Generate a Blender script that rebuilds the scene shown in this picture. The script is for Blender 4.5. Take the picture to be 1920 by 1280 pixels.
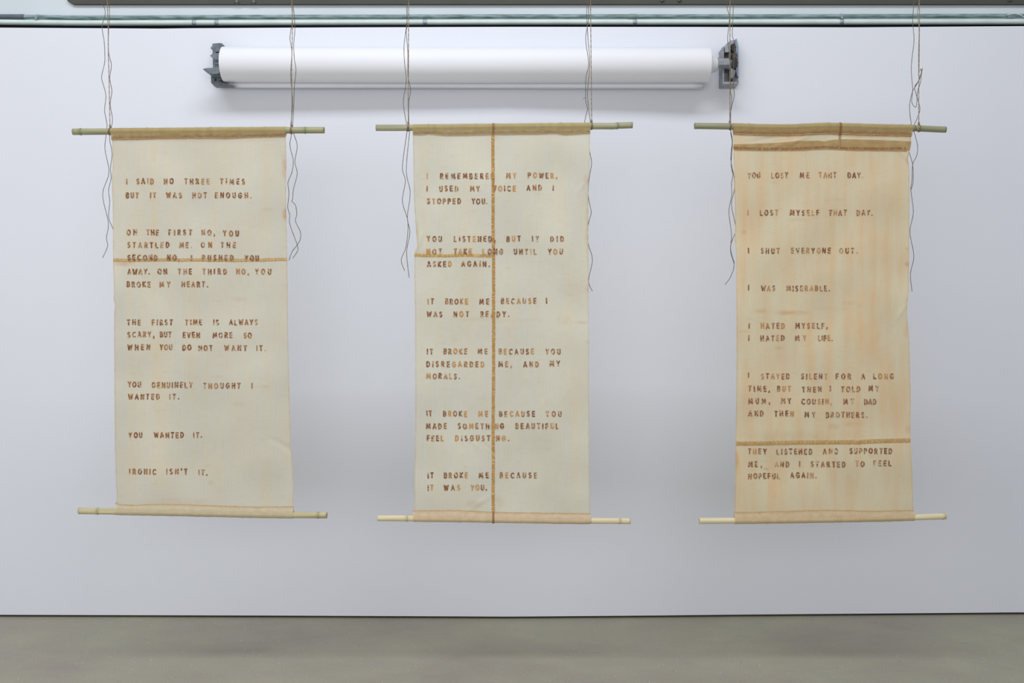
import bpy, bmesh, math, random
from mathutils import Vector, noise, Matrix

# ------------------------------------------------------------------ camera, world, lights, exposure
SC = bpy.context.scene
for o in list(bpy.data.objects): bpy.data.objects.remove(o)
COL = SC.collection
F = 1866.7            # focal length in pixels of the 1920 px wide frame (35 mm on 36 mm)
CD, CZ = 4.85, 1.343  # camera distance from the wall face (y = 0) and height
cam_d = bpy.data.cameras.new('camera'); cam = bpy.data.objects.new('camera', cam_d); COL.objects.link(cam)
cam_d.lens = 35; cam_d.sensor_width = 36; cam.location = (0, -CD, CZ); cam.rotation_euler = (math.pi/2, 0, 0)
SC.camera = cam
w = bpy.data.worlds.new('world'); SC.world = w; w.use_nodes = True
w.node_tree.nodes['Background'].inputs[0].default_value = (1.0, 0.99, 0.95, 1)
w.node_tree.nodes['Background'].inputs[1].default_value = 0.41
def area(name, loc, target, sx, sy, power, col):
    l = bpy.data.lights.new(name, 'AREA'); l.shape = 'RECTANGLE'; l.size = sx; l.size_y = sy
    l.energy = power; l.color = col
    o = bpy.data.objects.new(name, l); COL.objects.link(o); o.location = loc
    o.rotation_euler = (Vector(target) - Vector(loc)).to_track_quat('-Z', 'Z').to_euler()
    return o
area('skylight', (-1.0, -3.9, 6.6), (-1.0, 0, 1.6), 8.5, 0.9, 225, (0.93, 0.96, 1.0))
area('ceiling_strip_light', (-0.45, -1.6, 4.0), (-0.45, 0, 2.2), 3.0, 0.14, 3.0, (0.93, 0.96, 1.0))
area('front_fill_light', (-1.0, -6.6, 1.5), (0, 0, 0.6), 7.0, 2.4, 122, (0.95, 0.97, 1.0))  # added broad fill from behind the camera, no window known there
SC.view_settings.view_transform = 'Standard'; SC.view_settings.look = 'None'
SC.view_settings.gamma = 1; SC.view_settings.use_curve_mapping = False
SC.view_settings.exposure = 0.06

# ------------------------------------------------------------------ helpers
R = random.Random(7)
def W(px, py, y=0.0):
    """world point of photo pixel (px, py) on the vertical plane at depth y"""
    s = (CD + y) / F
    return Vector(((px - 960) * s, y, CZ - (py - 640) * s))
def lin(c):
    c /= 255.0
    return c/12.92 if c <= 0.04045 else ((c+0.055)/1.055)**2.4
def rgb(r, g, b, k=1.0):
    return (min(lin(r)*k, 1), min(lin(g)*k, 1), min(lin(b)*k, 1), 1)
def mix(a, b, t):
    t = max(0, min(1, t)); return tuple(a[i]*(1-t)+b[i]*t for i in range(3)) + (1,)
def interp(pts, x):
    if x <= pts[0][0]: return pts[0][1]
    for (a, va), (b, vb) in zip(pts, pts[1:]):
        if x <= b: return va + (vb-va)*(x-a)/(b-a)
    return pts[-1][1]
def nz(*a): return noise.noise(Vector(a))

def link(name, verts, faces, mat, parent=None, smooth=False, cols=None, kind=None):
    me = bpy.data.meshes.new(name); me.from_pydata([tuple(v) for v in verts], [], faces); me.update()
    if cols:
        ca = me.color_attributes.new('Col', 'FLOAT_COLOR', 'POINT')
        ca.data.foreach_set('color', [c for v in cols for c in v])
    if smooth: me.polygons.foreach_set('use_smooth', [True]*len(me.polygons))
    me.materials.append(mat)
    o = bpy.data.objects.new(name, me); COL.objects.link(o)
    if parent: o.parent = parent; 
    if parent and parent.type == 'EMPTY': o.matrix_parent_inverse = Matrix.Translation(-parent.location)
    if kind: o['kind'] = kind
    return o
def thing(name, label, cat, loc, group=None):
    o = bpy.data.objects.new(name, None); COL.objects.link(o); o.location = loc; o.empty_display_size = 0.05
    o['label'] = label; o['category'] = cat
    if group: o['group'] = group
    return o
class MB:
    def __init__(s): s.v = []; s.f = []; s.c = []
    def add(s, vs, fs, col=None):
        n = len(s.v); s.v += [tuple(v) for v in vs]; s.f += [tuple(i+n for i in f) for f in fs]
        if col is not None: s.c += [col]*len(vs)
    def box(s, a, b):
        x0,y0,z0 = a; x1,y1,z1 = b
        s.add([(x0,y0,z0),(x1,y0,z0),(x1,y1,z0),(x0,y1,z0),(x0,y0,z1),(x1,y0,z1),(x1,y1,z1),(x0,y1,z1)],
              [(0,3,2,1),(4,5,6,7),(0,1,5,4),(1,2,6,5),(2,3,7,6),(3,0,4,7)])
    def prism(s, poly, y0, y1):
        """poly: (x, z) outline, extruded from y0 to y1"""
        n = len(poly)
        s.add([(x,y0,z) for x,z in poly]+[(x,y1,z) for x,z in poly],
              [tuple(range(n)), tuple(reversed(range(n,2*n)))]+[(i,n+i,n+(i+1)%n,(i+1)%n) for i in range(n)])
    def tube(s, pts, r, seg=8, col=None, caps=True, radii=None):
        pts = [Vector(p) for p in pts]; n = len(pts); base = len(s.v); up = Vector((0,1,0)); vs=[]; fs=[]
        for i, p in enumerate(pts):
            d = (pts[min(i+1,n-1)]-pts[max(i-1,0)])
            d = d.normalized() if d.length else Vector((1,0,0))
            u = d.cross(up)
            if u.length < 1e-4: u = d.cross(Vector((1,0,0)))
            u.normalize(); v = d.cross(u).normalized(); rr = radii[i] if radii else r
            for k in range(seg):
                a = 2*math.pi*k/seg; vs.append(p + (u*math.cos(a)+v*math.sin(a))*rr)
        for i in range(n-1):
            for k in range(seg):
                a=i*seg+k; b=i*seg+(k+1)%seg; fs.append((a,b,b+seg,a+seg))
        if caps: fs.append(tuple(reversed(range(seg)))); fs.append(tuple(range((n-1)*seg,n*seg)))
        s.add(vs, fs, col)
    def build(s, name, mat, parent=None, smooth=False, kind=None):
        o = link(name, s.v, s.f, mat, parent, smooth, s.c if s.c else None, kind)
        bm = bmesh.new(); bm.from_mesh(o.data); bmesh.ops.recalc_face_normals(bm, faces=bm.faces); bm.to_mesh(o.data); bm.free()
        return o
def bevel(o, wd=0.001, seg=2):
    m = o.modifiers.new('bevel', 'BEVEL'); m.width = wd; m.segments = seg; m.limit_method = 'ANGLE'; return o

# ------------------------------------------------------------------ materials
def mat(name, col, rough=0.6, metal=0.0, var=0.0, scale=(8,8,8), col2=None, bump=0.0, bscale=60, attr=False, spec=0.5, detail=4):
    m = bpy.data.materials.new(name); m.use_nodes = True; nt = m.node_tree; N = nt.nodes; L = nt.links
    b = N['Principled BSDF']; b.inputs['Roughness'].default_value = rough; b.inputs['Metallic'].default_value = metal
    b.inputs['Specular IOR Level'].default_value = spec
    tc = N.new('ShaderNodeTexCoord'); mp = N.new('ShaderNodeMapping'); L.new(tc.outputs['Object'], mp.inputs[0])
    mp.inputs['Scale'].default_value = scale
    n = N.new('ShaderNodeTexNoise'); n.inputs['Scale'].default_value = 1; n.inputs['Detail'].default_value = detail
    L.new(mp.outputs[0], n.inputs['Vector'])
    mx = N.new('ShaderNodeMix'); mx.data_type = 'RGBA'
    cr = N.new('ShaderNodeMapRange'); cr.inputs[1].default_value = 0.35; cr.inputs[2].default_value = 0.65
    L.new(n.outputs['Fac'], cr.inputs[0]); L.new(cr.outputs[0], mx.inputs[0])
    if attr:
        a = N.new('ShaderNodeAttribute'); a.attribute_name = 'Col'
        sc = N.new('ShaderNodeVectorMath'); sc.operation = 'SCALE'; sc.inputs['Scale'].default_value = 1-var
        L.new(a.outputs['Color'], sc.inputs[0]); L.new(a.outputs['Color'], mx.inputs[6]); L.new(sc.outputs[0], mx.inputs[7])
    else:
        c2 = col2 or tuple(c*(1-var) for c in col[:3])+(1,)
        mx.inputs[6].default_value = col; mx.inputs[7].default_value = c2
    L.new(mx.outputs[2], b.inputs['Base Color'])
    if bump:
        n2 = N.new('ShaderNodeTexNoise'); n2.inputs['Scale'].default_value = bscale; n2.inputs['Detail'].default_value = 6
        L.new(tc.outputs['Object'], n2.inputs['Vector'])
        bp = N.new('ShaderNodeBump'); bp.inputs['Strength'].default_value = bump; bp.inputs['Distance'].default_value = 0.002
        L.new(n2.outputs['Fac'], bp.inputs['Height']); L.new(bp.outputs[0], b.inputs['Normal'])
    return m

def cloth_mat(name, transp, transl, var=0.05):
    m = bpy.data.materials.new(name); m.use_nodes = True; nt = m.node_tree; N = nt.nodes; L = nt.links
    for x in list(N): N.remove(x)
    out = N.new('ShaderNodeOutputMaterial'); a = N.new('ShaderNodeAttribute'); a.attribute_name = 'Col'
    tc = N.new('ShaderNodeTexCoord')
    facs = []
    for sc in ((900, 40, 14), (60, 40, 900)):          # the weave: fine threads both ways
        mp = N.new('ShaderNodeMapping'); mp.inputs['Scale'].default_value = sc; L.new(tc.outputs['Object'], mp.inputs[0])
        n = N.new('ShaderNodeTexNoise'); n.inputs['Scale'].default_value = 0.5; n.inputs['Detail'].default_value = 2
        L.new(mp.outputs[0], n.inputs['Vector']); facs.append(n)
    ad = N.new('ShaderNodeMath'); ad.operation = 'ADD'; L.new(facs[0].outputs['Fac'], ad.inputs[0]); L.new(facs[1].outputs['Fac'], ad.inputs[1])
    mr = N.new('ShaderNodeMapRange'); mr.inputs[1].default_value = 0.7; mr.inputs[2].default_value = 1.3
    mr.inputs[3].default_value = 1-var; mr.inputs[4].default_value = 1+var; L.new(ad.outputs[0], mr.inputs[0])
    sc = N.new('ShaderNodeVectorMath'); sc.operation = 'SCALE'; L.new(a.outputs['Color'], sc.inputs[0]); L.new(mr.outputs[0], sc.inputs['Scale'])
    bp = N.new('ShaderNodeBump'); bp.inputs['Strength'].default_value = 0.25; bp.inputs['Distance'].default_value = 0.001; L.new(ad.outputs[0], bp.inputs['Height'])
    d = N.new('ShaderNodeBsdfDiffuse'); t = N.new('ShaderNodeBsdfTranslucent'); tr = N.new('ShaderNodeBsdfTransparent')
    L.new(sc.outputs[0], d.inputs[0]); L.new(sc.outputs[0], t.inputs[0]); L.new(bp.outputs[0], d.inputs['Normal'])
    m1 = N.new('ShaderNodeMixShader'); m1.inputs[0].default_value = transl; L.new(d.outputs[0], m1.inputs[1]); L.new(t.outputs[0], m1.inputs[2])
    m2 = N.new('ShaderNodeMixShader'); m2.inputs[0].default_value = transp; L.new(m1.outputs[0], m2.inputs[1]); L.new(tr.outputs[0], m2.inputs[2])
    L.new(m2.outputs[0], out.inputs[0])
    return m

def floor_mat():
    m = mat('polished_concrete', (0.2,0.2,0.2,1), rough=0.45, spec=0.3)
    nt = m.node_tree; N = nt.nodes; L = nt.links; b = N['Principled BSDF']
    tc = [n for n in N if n.type == 'TEX_COORD'][0]
    def nse(scale, detail, st=(1,1,1), rough=0.6):
        mp = N.new('ShaderNodeMapping'); mp.inputs['Scale'].default_value = st; L.new(tc.outputs['Object'], mp.inputs[0])
        n = N.new('ShaderNodeTexNoise'); n.inputs['Scale'].default_value = scale; n.inputs['Detail'].default_value = detail
        n.inputs['Roughness'].default_value = rough; L.new(mp.outputs[0], n.inputs['Vector']); return n
    big = nse(1.3, 6, (1, 1.3, 1)); mid = nse(9, 5); fine = nse(260, 3); sp = nse(95, 1); sp2 = nse(60, 1, (1,1.7,1))
    def mixc(f, a, bb, lo, hi):
        r = N.new('ShaderNodeMapRange'); r.inputs[1].default_value = lo; r.inputs[2].default_value = hi; L.new(f.outputs['Fac'], r.inputs[0])
        mx = N.new('ShaderNodeMix'); mx.data_type = 'RGBA'; L.new(r.outputs[0], mx.inputs[0])
        for i, c in ((6, a), (7, bb)):
            if hasattr(c, 'links'): L.new(c, mx.inputs[i])
            else: mx.inputs[i].default_value = c
        return mx.outputs[2]
    k = FK
    c = mixc(big, rgb(126,120,110,k), rgb(139,136,118,k), 0.35, 0.65)
    c = mixc(mid, c, rgb(130,128,118,k), 0.5, 0.75)
    c = mixc(fine, c, rgb(112,110,100,k), 0.55, 0.95)
    c = mixc(sp, c, rgb(184,184,176,k), 0.715, 0.76)
    c = mixc(sp2, c, rgb(84,82,74,k), 0.735, 0.78)
    L.new(c, b.inputs['Base Color'])
    return m
FK = 1.48
K = 1.21
M_wall = mat('white_wall_paint', rgb(227,230,240), 0.75, var=0.025, scale=(0.9,0.9,0.9), bump=0.12, bscale=180, spec=0.2)
M_upper = mat('pale_blue_grey_paint', rgb(212,221,228), 0.7, var=0.06, scale=(2,2,2), spec=0.2)
M_dark = mat('painted_gap_shade', rgb(24,26,25), 0.9)
M_floor = floor_mat()
M_beam = mat('beam_paint', rgb(74,75,68), 0.7, var=0.12, scale=(6,6,6))
M_bolt = mat('bolt_metal', rgb(120,124,118), 0.4, 0.4, var=0.2, scale=(60,60,60))
M_pipeU = mat('grey_green_conduit', rgb(88,112,110), 0.35, var=0.5, col2=rgb(146,168,170), scale=(14,40,120), spec=0.5)
M_pipeL = mat('pale_mint_conduit', rgb(212,228,224), 0.35, var=0.1, scale=(12,20,20), spec=0.5)
M_clip = mat('galvanised_clip', rgb(165,175,185), 0.4, 0.3, var=0.2, scale=(80,80,80))
M_paper = mat('white_paper', rgb(236,237,244), 0.55, var=0.01, spec=0.25)
M_core = mat('cardboard_core', rgb(225,226,230), 0.7, var=0.05, scale=(30,30,30))
M_steel = mat('silver_bracket', rgb(158,161,169), 0.45, 0.35, var=0.3, scale=(35,35,35))
M_steelD = mat('dark_grey_bracket', rgb(118,128,138), 0.5, 0.15, var=0.4, scale=(40,40,40))
M_black = mat('black_gear', rgb(38,36,38), 0.5, var=0.3, scale=(80,80,80))
M_blue = mat('bluish_steel', rgb(150,166,188), 0.4, 0.2, var=0.2, scale=(20,20,20))
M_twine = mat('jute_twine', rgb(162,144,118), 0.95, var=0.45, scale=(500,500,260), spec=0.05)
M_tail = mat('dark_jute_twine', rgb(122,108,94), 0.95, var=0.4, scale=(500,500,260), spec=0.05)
M_bamboo = mat('bamboo_skin', rgb(150,146,110), 0.4, attr=True, var=0.16, scale=(3,260,260), spec=0.35)
M_cloth = cloth_mat('sheer_waxed_cloth', 0.06, 0.22, 0.03)
M_hem = cloth_mat('hem_cloth', 0.2, 0.2, 0.035)
M_ink = mat('stamped_ink', rgb(120,80,60), 0.8, attr=True, var=0.25, scale=(600,600,600), spec=0.1)
M_thread = mat('seam_thread', rgb(180,140,80), 0.9, attr=True, var=0.25, scale=(900,900,900), spec=0.1)

# ------------------------------------------------------------------ the setting
# floor
fl = MB(); fl.box((-6.5,-7.5,-0.1), (3.47,0.22,0)); o = fl.build('floor', M_floor); o['kind'] = 'structure'
# the long white board wall; top and bottom edges follow the photo
top = [(-600,52),(0,51.8),(300,53.6),(333,53),(640,51.3),(960,50.3),(1280,50.5),(1600,51.2),(1920,49),(2500,48)]
bot = [(-600,1151.6),(0,1152.2),(500,1153.6),(960,1155.6),(1225,1153.6),(1360,1152.1),(1920,1147.6),(2500,1146.6)]
# plan depth of the wall so that its foot lands on the floor at the photographed row
def wall_y(px):
    b = interp(bot, px) + 4.0
    return F*CZ/(b-640) - CD
vs=[]; xs = list(range(-600, 2201, 50)); n=len(xs)
for px in xs:
    y = wall_y(px); t = W(px, interp(top, px), y); b = W(px, interp(bot, px), y)
    vs += [b, t, t+Vector((0,0.02,0)), b+Vector((0,0.02,0))]
fs=[]
for i in range(n-1):
    a=i*4; c=a+4
    fs += [(a,c,c+1,a+1),(a+1,c+1,c+2,a+2),(a+2,c+2,c+3,a+3),(a+3,c+3,c,a)]
fs += [(0,1,2,3),((n-1)*4+3,(n-1)*4+2,(n-1)*4+1,(n-1)*4)]
m_=MB(); m_.add(vs,fs); o=m_.build('wall_back', M_wall); o['kind']='structure'
# solid wall behind the boards (near-black backing paints in the gap's shade, pale blue-grey above)
m_=MB(); m_.box((-4.6,0.17,0),(3.35,0.22,2.895)); m_.box((-4.6,0.142,2.80),(3.35,0.1499,2.936)); o=m_.build('gap_shade_backing_1', M_dark); o['kind']='structure'
m_=MB(); m_.box((-4.6,0.15,2.895),(3.35,0.30,4.3)); o=m_.build('wall_upper', M_upper); o['kind']='structure'
m_=MB(); m_.box((3.35,-4.2,0),(3.47,0.22,4.2)); o=m_.build('light_blocking_wall', mat('light_blocker_grey', rgb(120,122,126),0.8,var=0.05)); o['kind']='structure'  # unseen wall, added to cut ambient light and darken the right side
PY = 0.125   # depth of the conduits

# steel beam along the top, with bolt heads
BY=0.134
bz = W(0, 8.5, BY).z
bx0 = W(131, 0, BY).x
beam = thing('steel_beam', 'dark grey steel beam with bolts along the top above the pipes', 'beam', (0, 0.105, bz))
m_=MB(); m_.prism([(bx0-0.03,bz+0.75),(bx0-0.015,bz+0.02),(bx0+0.018,bz),(3.34,bz),(3.34,bz+0.75)],BY,0.148); bevel(m_.build('beam_face', M_beam, beam),0.004)
for px, py in ((444,4),(476,4),(1241.5,0),(1273.5,0),(1893,-1)):
    c = W(px, py, BY-.002); mb=MB()
    prof=[(0.0105,0.003),(0.0105,-0.003),(0.008,-0.008),(0.004,-0.0105),(0.0006,-0.011)]
    vs=[];seg=12
    for r_,dy in prof:
        for k in range(seg): a=2*math.pi*k/seg; vs.append((c.x+r_*math.cos(a), c.y+dy, c.z+r_*math.sin(a)))
    fs=[(i*seg+k,i*seg+(k+1)%seg,(i+1)*seg+(k+1)%seg,(i+1)*seg+k) for i in range(len(prof)-1) for k in range(seg)]
    fs.append(tuple(range((len(prof)-1)*seg,len(prof)*seg)))
    mb.add(vs,fs); mb.build('bolt_head', M_bolt, beam, True)

# conduits
def conduit(name, label, line, r, m):
    t = thing(name, label, 'pipe', W(960, interp(line,960), PY))
    pts=[W(px, interp(line,px), PY) for px in range(-560,2201,40)]
    mb=MB(); mb.tube(pts, r, 20); mb.build('pipe', m, t, True)
    return t
upl=[(-600,31),(0,31.5),(48,31.7),(150,33.5),(500,32),(960,31),(1400,31),(1920,30),(2500,30)]
lol=[(-600,41.3),(0,41.6),(150,43.4),(500,42.6),(960,41.5),(1400,41.6),(1920,40.8),(2500,40.6)]
pu = conduit('electrical_conduit','dark grey-green electrical conduit, the upper of two pipes above the white wall',upl,0.0108,M_pipeU)
pl = conduit('electrical_conduit','pale mint conduit, the lower pipe running just above the white wall',lol,0.0135,M_pipeL)
def sleeve(px0,px1,line,r,name,m,par):
    mb=MB(); mb.tube([W(px0,interp(line,px0),PY),W((px0+px1)/2,interp(line,(px0+px1)/2),PY),W(px1,interp(line,px1),PY)],r,20)
    return bevel(mb.build(name,m,par,True),0.001)
sleeve(-300,46,upl,0.0128,'coupling',mat('dark_slate_sleeve',rgb(84,98,106),0.4,var=0.2,scale=(30,30,30)),pu)
sleeve(1888,1902,upl,0.0125,'coupling',M_clip,pu)
sleeve(1178,1194,upl,0.0125,'coupling',M_pipeU,pu)
for px in (365,407,797,1190,1577):
    par = pl
    c=W(px,interp(lol,px),PY); r_=0.0135; mb=MB()
    mb.tube([c+Vector((-0.010,0,0)),c+Vector((0.010,0,0))],r_+0.0018,20)
    bevel(mb.build('pipe_clip',M_clip,par,True),0.0006)
for px in (70,1577):
    c=W(px,interp(upl,px),PY); mb=MB()
    mb.tube([c+Vector((-0.007,0,0)),c+Vector((0.007,0,0))],0.0130,20)
    mb.box((c.x-0.005,c.y-0.017,c.z-0.016),(c.x+0.005,c.y-0.010,c.z+0.004))
    bevel(mb.build('pipe_clip',M_clip,pu),0.0006)
cb=MB(); cb.tube([W(x,y,PY-0.018) for x,y in ((1888,27.5),(1896,25.6),(1904,25.4),(1911,26.8),(1917,30),(1924,36),(1934,41),(1950,42))],0.0022,8)
o=cb.build('cable',M_pipeL,None,True); o['label']='thin pale cable looping off the upper pipe at the right edge'; o['category']='cable'

# ------------------------------------------------------------------ paper roll on the wall
RY=-0.10; RR=0.082
roll = thing('paper_roll','wide white roll of backdrop paper held between two wall brackets','paper roll',W(870,121,RY))
x0=W(419,0,RY).x; x1=W(1329,0,RY).x
c0=W(0,121,RY).z
mb=MB(); mb.tube([(x0,RY,c0),((x0+x1)/2,RY,c0-0.004),(x1,RY,c0-0.002)],RR,64); bevel(mb.build('rolled_paper',M_paper,roll,True),0.003)
# loose end of the paper, coming off the back of the roll
prof=[(RY+RR*math.cos(a)*1.012, c0+RR*math.sin(a)*1.012) for a in [math.radians(d) for d in range(60,-61,-10)]]
zb=W(0,164.5,-0.055).z
prof+=[(-0.052,c0-0.095),(-0.048,c0-0.10),(-0.052,zb+0.004),(-0.062,zb-0.001)]
vs=[];fs=[]; X=[x0+0.02+(x1-x0-0.035)*i/40 for i in range(41)]
for i,x in enumerate(X):
    for j,(y,z) in enumerate(prof):
        q=max(0,j-len(prof)+4)/3
        vs.append((x,y+0.003*math.sin(i*0.3)*q,z-0.0035*i/40*q))
P=len(prof)
fs=[(i*P+j,i*P+j+1,(i+1)*P+j+1,(i+1)*P+j) for i in range(40) for j in range(P-1)]
o=link('loose_paper_end',vs,fs,M_paper,roll,True); s=o.modifiers.new('s','SOLIDIFY'); s.thickness=0.0012
mb=MB(); xa=W(1329,0,RY).x; xb=W(1345.5,0,RY).x
mb.tube([(xa-0.01,RY,c0),(xa,RY,c0),(xb-0.006,RY,c0),(xb,RY,c0)],0.03,32,radii=[0.05,0.047,0.031,0.028]); mb.build('core_plug',M_core,roll,True)
# left bracket
lb = thing('wall_bracket','dark grey stacked-hook bracket at the left end of the paper roll','bracket',W(408,160,-0.02))
def poly6(pts,ox=360,oy=60,sc=6.0,y=-0.1):
    return [(W(ox+a/sc,oy+b/sc,y).x, W(ox+a/sc,oy+b/sc,y).z) for a,b in pts]
def plate(name,pts,y0,y1,m,par,**k):
    mb=MB(); mb.prism(poly6(pts,y=y0,**k),y0,y1); return bevel(mb.build(name,m,par),0.0012)
plate('upright',[(300,122),(338,126),(342,240),(330,330),(330,480),(345,560),(300,585),(290,300)],-0.05,-0.004,M_steelD,lb)
plate('back_plate',[(228,130),(320,122),(322,590),(240,598)],-0.012,0.012,M_steelD,lb)
h1=plate('hook',[(205,180),(250,128),(310,122),(306,205),(290,222),(262,224)],-0.085,-0.045,M_steelD,lb)
plate('hook',[(200,265),(238,236),(322,236),(318,290),(300,312),(262,316)],-0.085,-0.045,M_steelD,lb)
plate('hook',[(248,318),(308,308),(304,332),(290,344),(262,342)],-0.075,-0.045,M_steelD,lb)
plate('hook',[(244,350),(306,342),(302,362),(282,366),(256,362)],-0.075,-0.045,M_steelD,lb)
plate('hook',[(248,376),(302,368),(298,386),(280,394),(256,390)],-0.075,-0.045,M_steelD,lb)
plate('hook',[(118,415),(165,405),(325,390),(322,440),(292,468),(200,474)],-0.16,-0.10,M_steelD,lb)
plate('hook_arm',[(200,470),(326,450),(330,500),(215,500)],-0.13,-0.01,M_steelD,lb)
plate('foot',[(212,484),(338,480),(352,548),(380,588),(420,594),(455,600),(455,607),(248,605),(214,572)],-0.10,-0.06,M_steelD,lb)
plate('slot',[(300,542),(352,542),(366,572),(340,566)],-0.1035,-0.098,M_black,lb)
plate('screw_head',[(248,530),(258,522),(270,526),(274,540),(264,550),(250,546)],-0.105,-0.098,M_black,lb)
# right bracket
rb = thing('wall_bracket','silver open bracket with black gears at the right end of the paper roll','bracket',W(1370,157,-0.02))
kw=dict(ox=1300,oy=60,sc=9.144)
plate('back_plate',[(540,250),(640,140),(720,140),(770,260),(775,880),(530,880)],-0.014,0.0,M_steel,rb,**kw)
plate('side_flange',[(500,260),(526,245),(530,892),(503,892)],-0.10,-0.012,M_steel,rb,**kw)
plate('side_flange',[(722,120),(745,110),(775,250),(778,770),(750,740),(722,640)],-0.05,-0.012,M_blue,rb,**kw)
plate('bottom_flange',[(508,868),(550,852),(740,852),(776,892),(508,892)],-0.097,-0.012,M_steel,rb,**kw)
plate('cover_plate',[(535,235),(600,170),(640,160),(640,330),(600,345),(540,350)],-0.09,-0.04,M_steel,rb,**kw)
plate('latch',[(530,360),(600,370),(600,395),(580,455),(530,455)],-0.075,-0.04,M_black,rb,**kw)
plate('lower_plate',[(640,600),(700,640),(725,660),(720,700),(690,790),(640,790)],-0.07,-0.035,M_steel,rb,**kw)
plate('lower_slot',[(645,795),(680,795),(680,830),(645,830)],-0.10,-0.07,M_black,rb,**kw)
def gear(px,py,r_,teeth,y0,y1,par,m):
    c=W(px,py,y0); pts=[]
    for k in range(teeth*4):
        a=2*math.pi*k/(teeth*4); q=r_*(1.0 if k%4 in(0,1) else 0.84); pts.append((c.x+q*math.cos(a)*0.62,c.z+q*math.sin(a)))
    mb=MB(); mb.prism(pts,y0,y1); return mb.build('gear',m,par)
gear(1375.5,89,0.021,9,-0.075,-0.045,rb,M_black)
gear(1378,105,0.022,9,-0.070,-0.04,rb,mat('brown_gear',rgb(84,80,70),0.6,var=0.4,scale=(90,90,90)))
gear(1377,118,0.030,12,-0.075,-0.045,rb,M_black)
mb=MB(); a_=W(1344.5,120.5,RY).x; b_=W(1366,120.5,RY).x; cz=c0+0.003
mb.tube([(a_,RY-0.01,cz),(b_,RY-0.01,cz)],0.026,6); o=mb.build('hexagonal_spindle',M_steel,rb); bevel(o,0.0015)
mb=MB(); mb.tube([(b_-0.004,RY-0.01,cz),(b_+0.012,RY-0.01,cz)],0.017,20); mb.build('spindle_collar',M_steelD,rb,True)
mb=MB(); mb.box((b_-0.002,RY+0.01,cz-0.02),(b_+0.014,-0.012,cz+0.02)); mb.build('spindle_arm',M_steelD,rb)

# ------------------------------------------------------------------ glyphs (stamped sans capitals), unit height, y up
def arc(cx,cy,rx,ry,a0,a1,n=8): return [(cx+rx*math.cos(math.radians(a0+(a1-a0)*i/n)),cy+ry*math.sin(math.radians(a0+(a1-a0)*i/n))) for i in range(n+1)]
G={
'A':(.72,[[(0,0),(.36,1),(.72,0)],[(.13,.33),(.59,.33)]]),
'B':(.56,[[(0,0),(0,1),(.3,1)]+arc(.3,.76,.22,.24,90,-90,6)+[(.0,.52)],[(.3,.52)]+arc(.3,.26,.26,.26,90,-90,6)+[(0,0)]]),
'C':(.66,[arc(.4,.5,.4,.5,48,312,10)]),
'D':(.64,[[(0,0),(0,1),(.2,1)]+arc(.2,.5,.44,.5,90,-90,8)+[(0,0)]]),
'E':(.5,[[(.5,0),(0,0),(0,1),(.5,1)],[(0,.5),(.45,.5)]]),
'F':(.48,[[(0,0),(0,1),(.48,1)],[(0,.5),(.42,.5)]]),
'G':(.74,[arc(.4,.5,.4,.5,45,330,10)+[(.74,.46),(.44,.46)]]),
'H':(.62,[[(0,0),(0,1)],[(.62,0),(.62,1)],[(0,.5),(.62,.5)]]),
'I':(.06,[[(.03,0),(.03,1)]]),
'K':(.6,[[(0,0),(0,1)],[(.56,1),(.04,.48),(.6,0)]]),
'L':(.48,[[(0,1),(0,0),(.48,0)]]),
'M':(.88,[[(0,0),(.1,1),(.44,.2),(.78,1),(.88,0)]]),
'N':(.64,[[(0,0),(0,1),(.64,0),(.64,1)]]),
'O':(.78,[arc(.39,.5,.39,.5,0,360,14)]),
'P':(.54,[[(0,0),(0,1),(.28,1)]+arc(.28,.73,.26,.27,90,-90,6)+[(0,.46)]]),
'R':(.58,[[(0,0),(0,1),(.28,1)]+arc(.28,.74,.25,.26,90,-90,6)+[(0,.48)],[(.24,.48),(.58,0)]]),
'S':(.54,[arc(.28,.75,.23,.25,40,270,7)+arc(.27,.25,.25,.25,90,-140,7)[1:]]),
'T':(.58,[[(0,1),(.58,1)],[(.29,0),(.29,1)]]),
'U':(.6,[[(0,1)]+arc(.3,.3,.3,.3,180,360,7)+[(.6,1)]]),
'V':(.66,[[(0,1),(.33,0),(.66,1)]]),
'W':(.98,[[(0,1),(.24,0),(.49,.85),(.74,0),(.98,1)]]),
'X':(.6,[[(0,0),(.6,1)],[(0,1),(.6,0)]]),
'Y':(.64,[[(0,1),(.32,.5),(.64,1)],[(.32,.5),(.32,0)]]),
'.':(.08,[[(.0,.02),(.06,.06)]]),
',':(.14,[[(.12,.12),(.06,-.2)]]),
"'":(.08,[[(.06,1.1),(.02,.85)]]),
}
LH=9.0      # cap height between stroke centres, px

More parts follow.
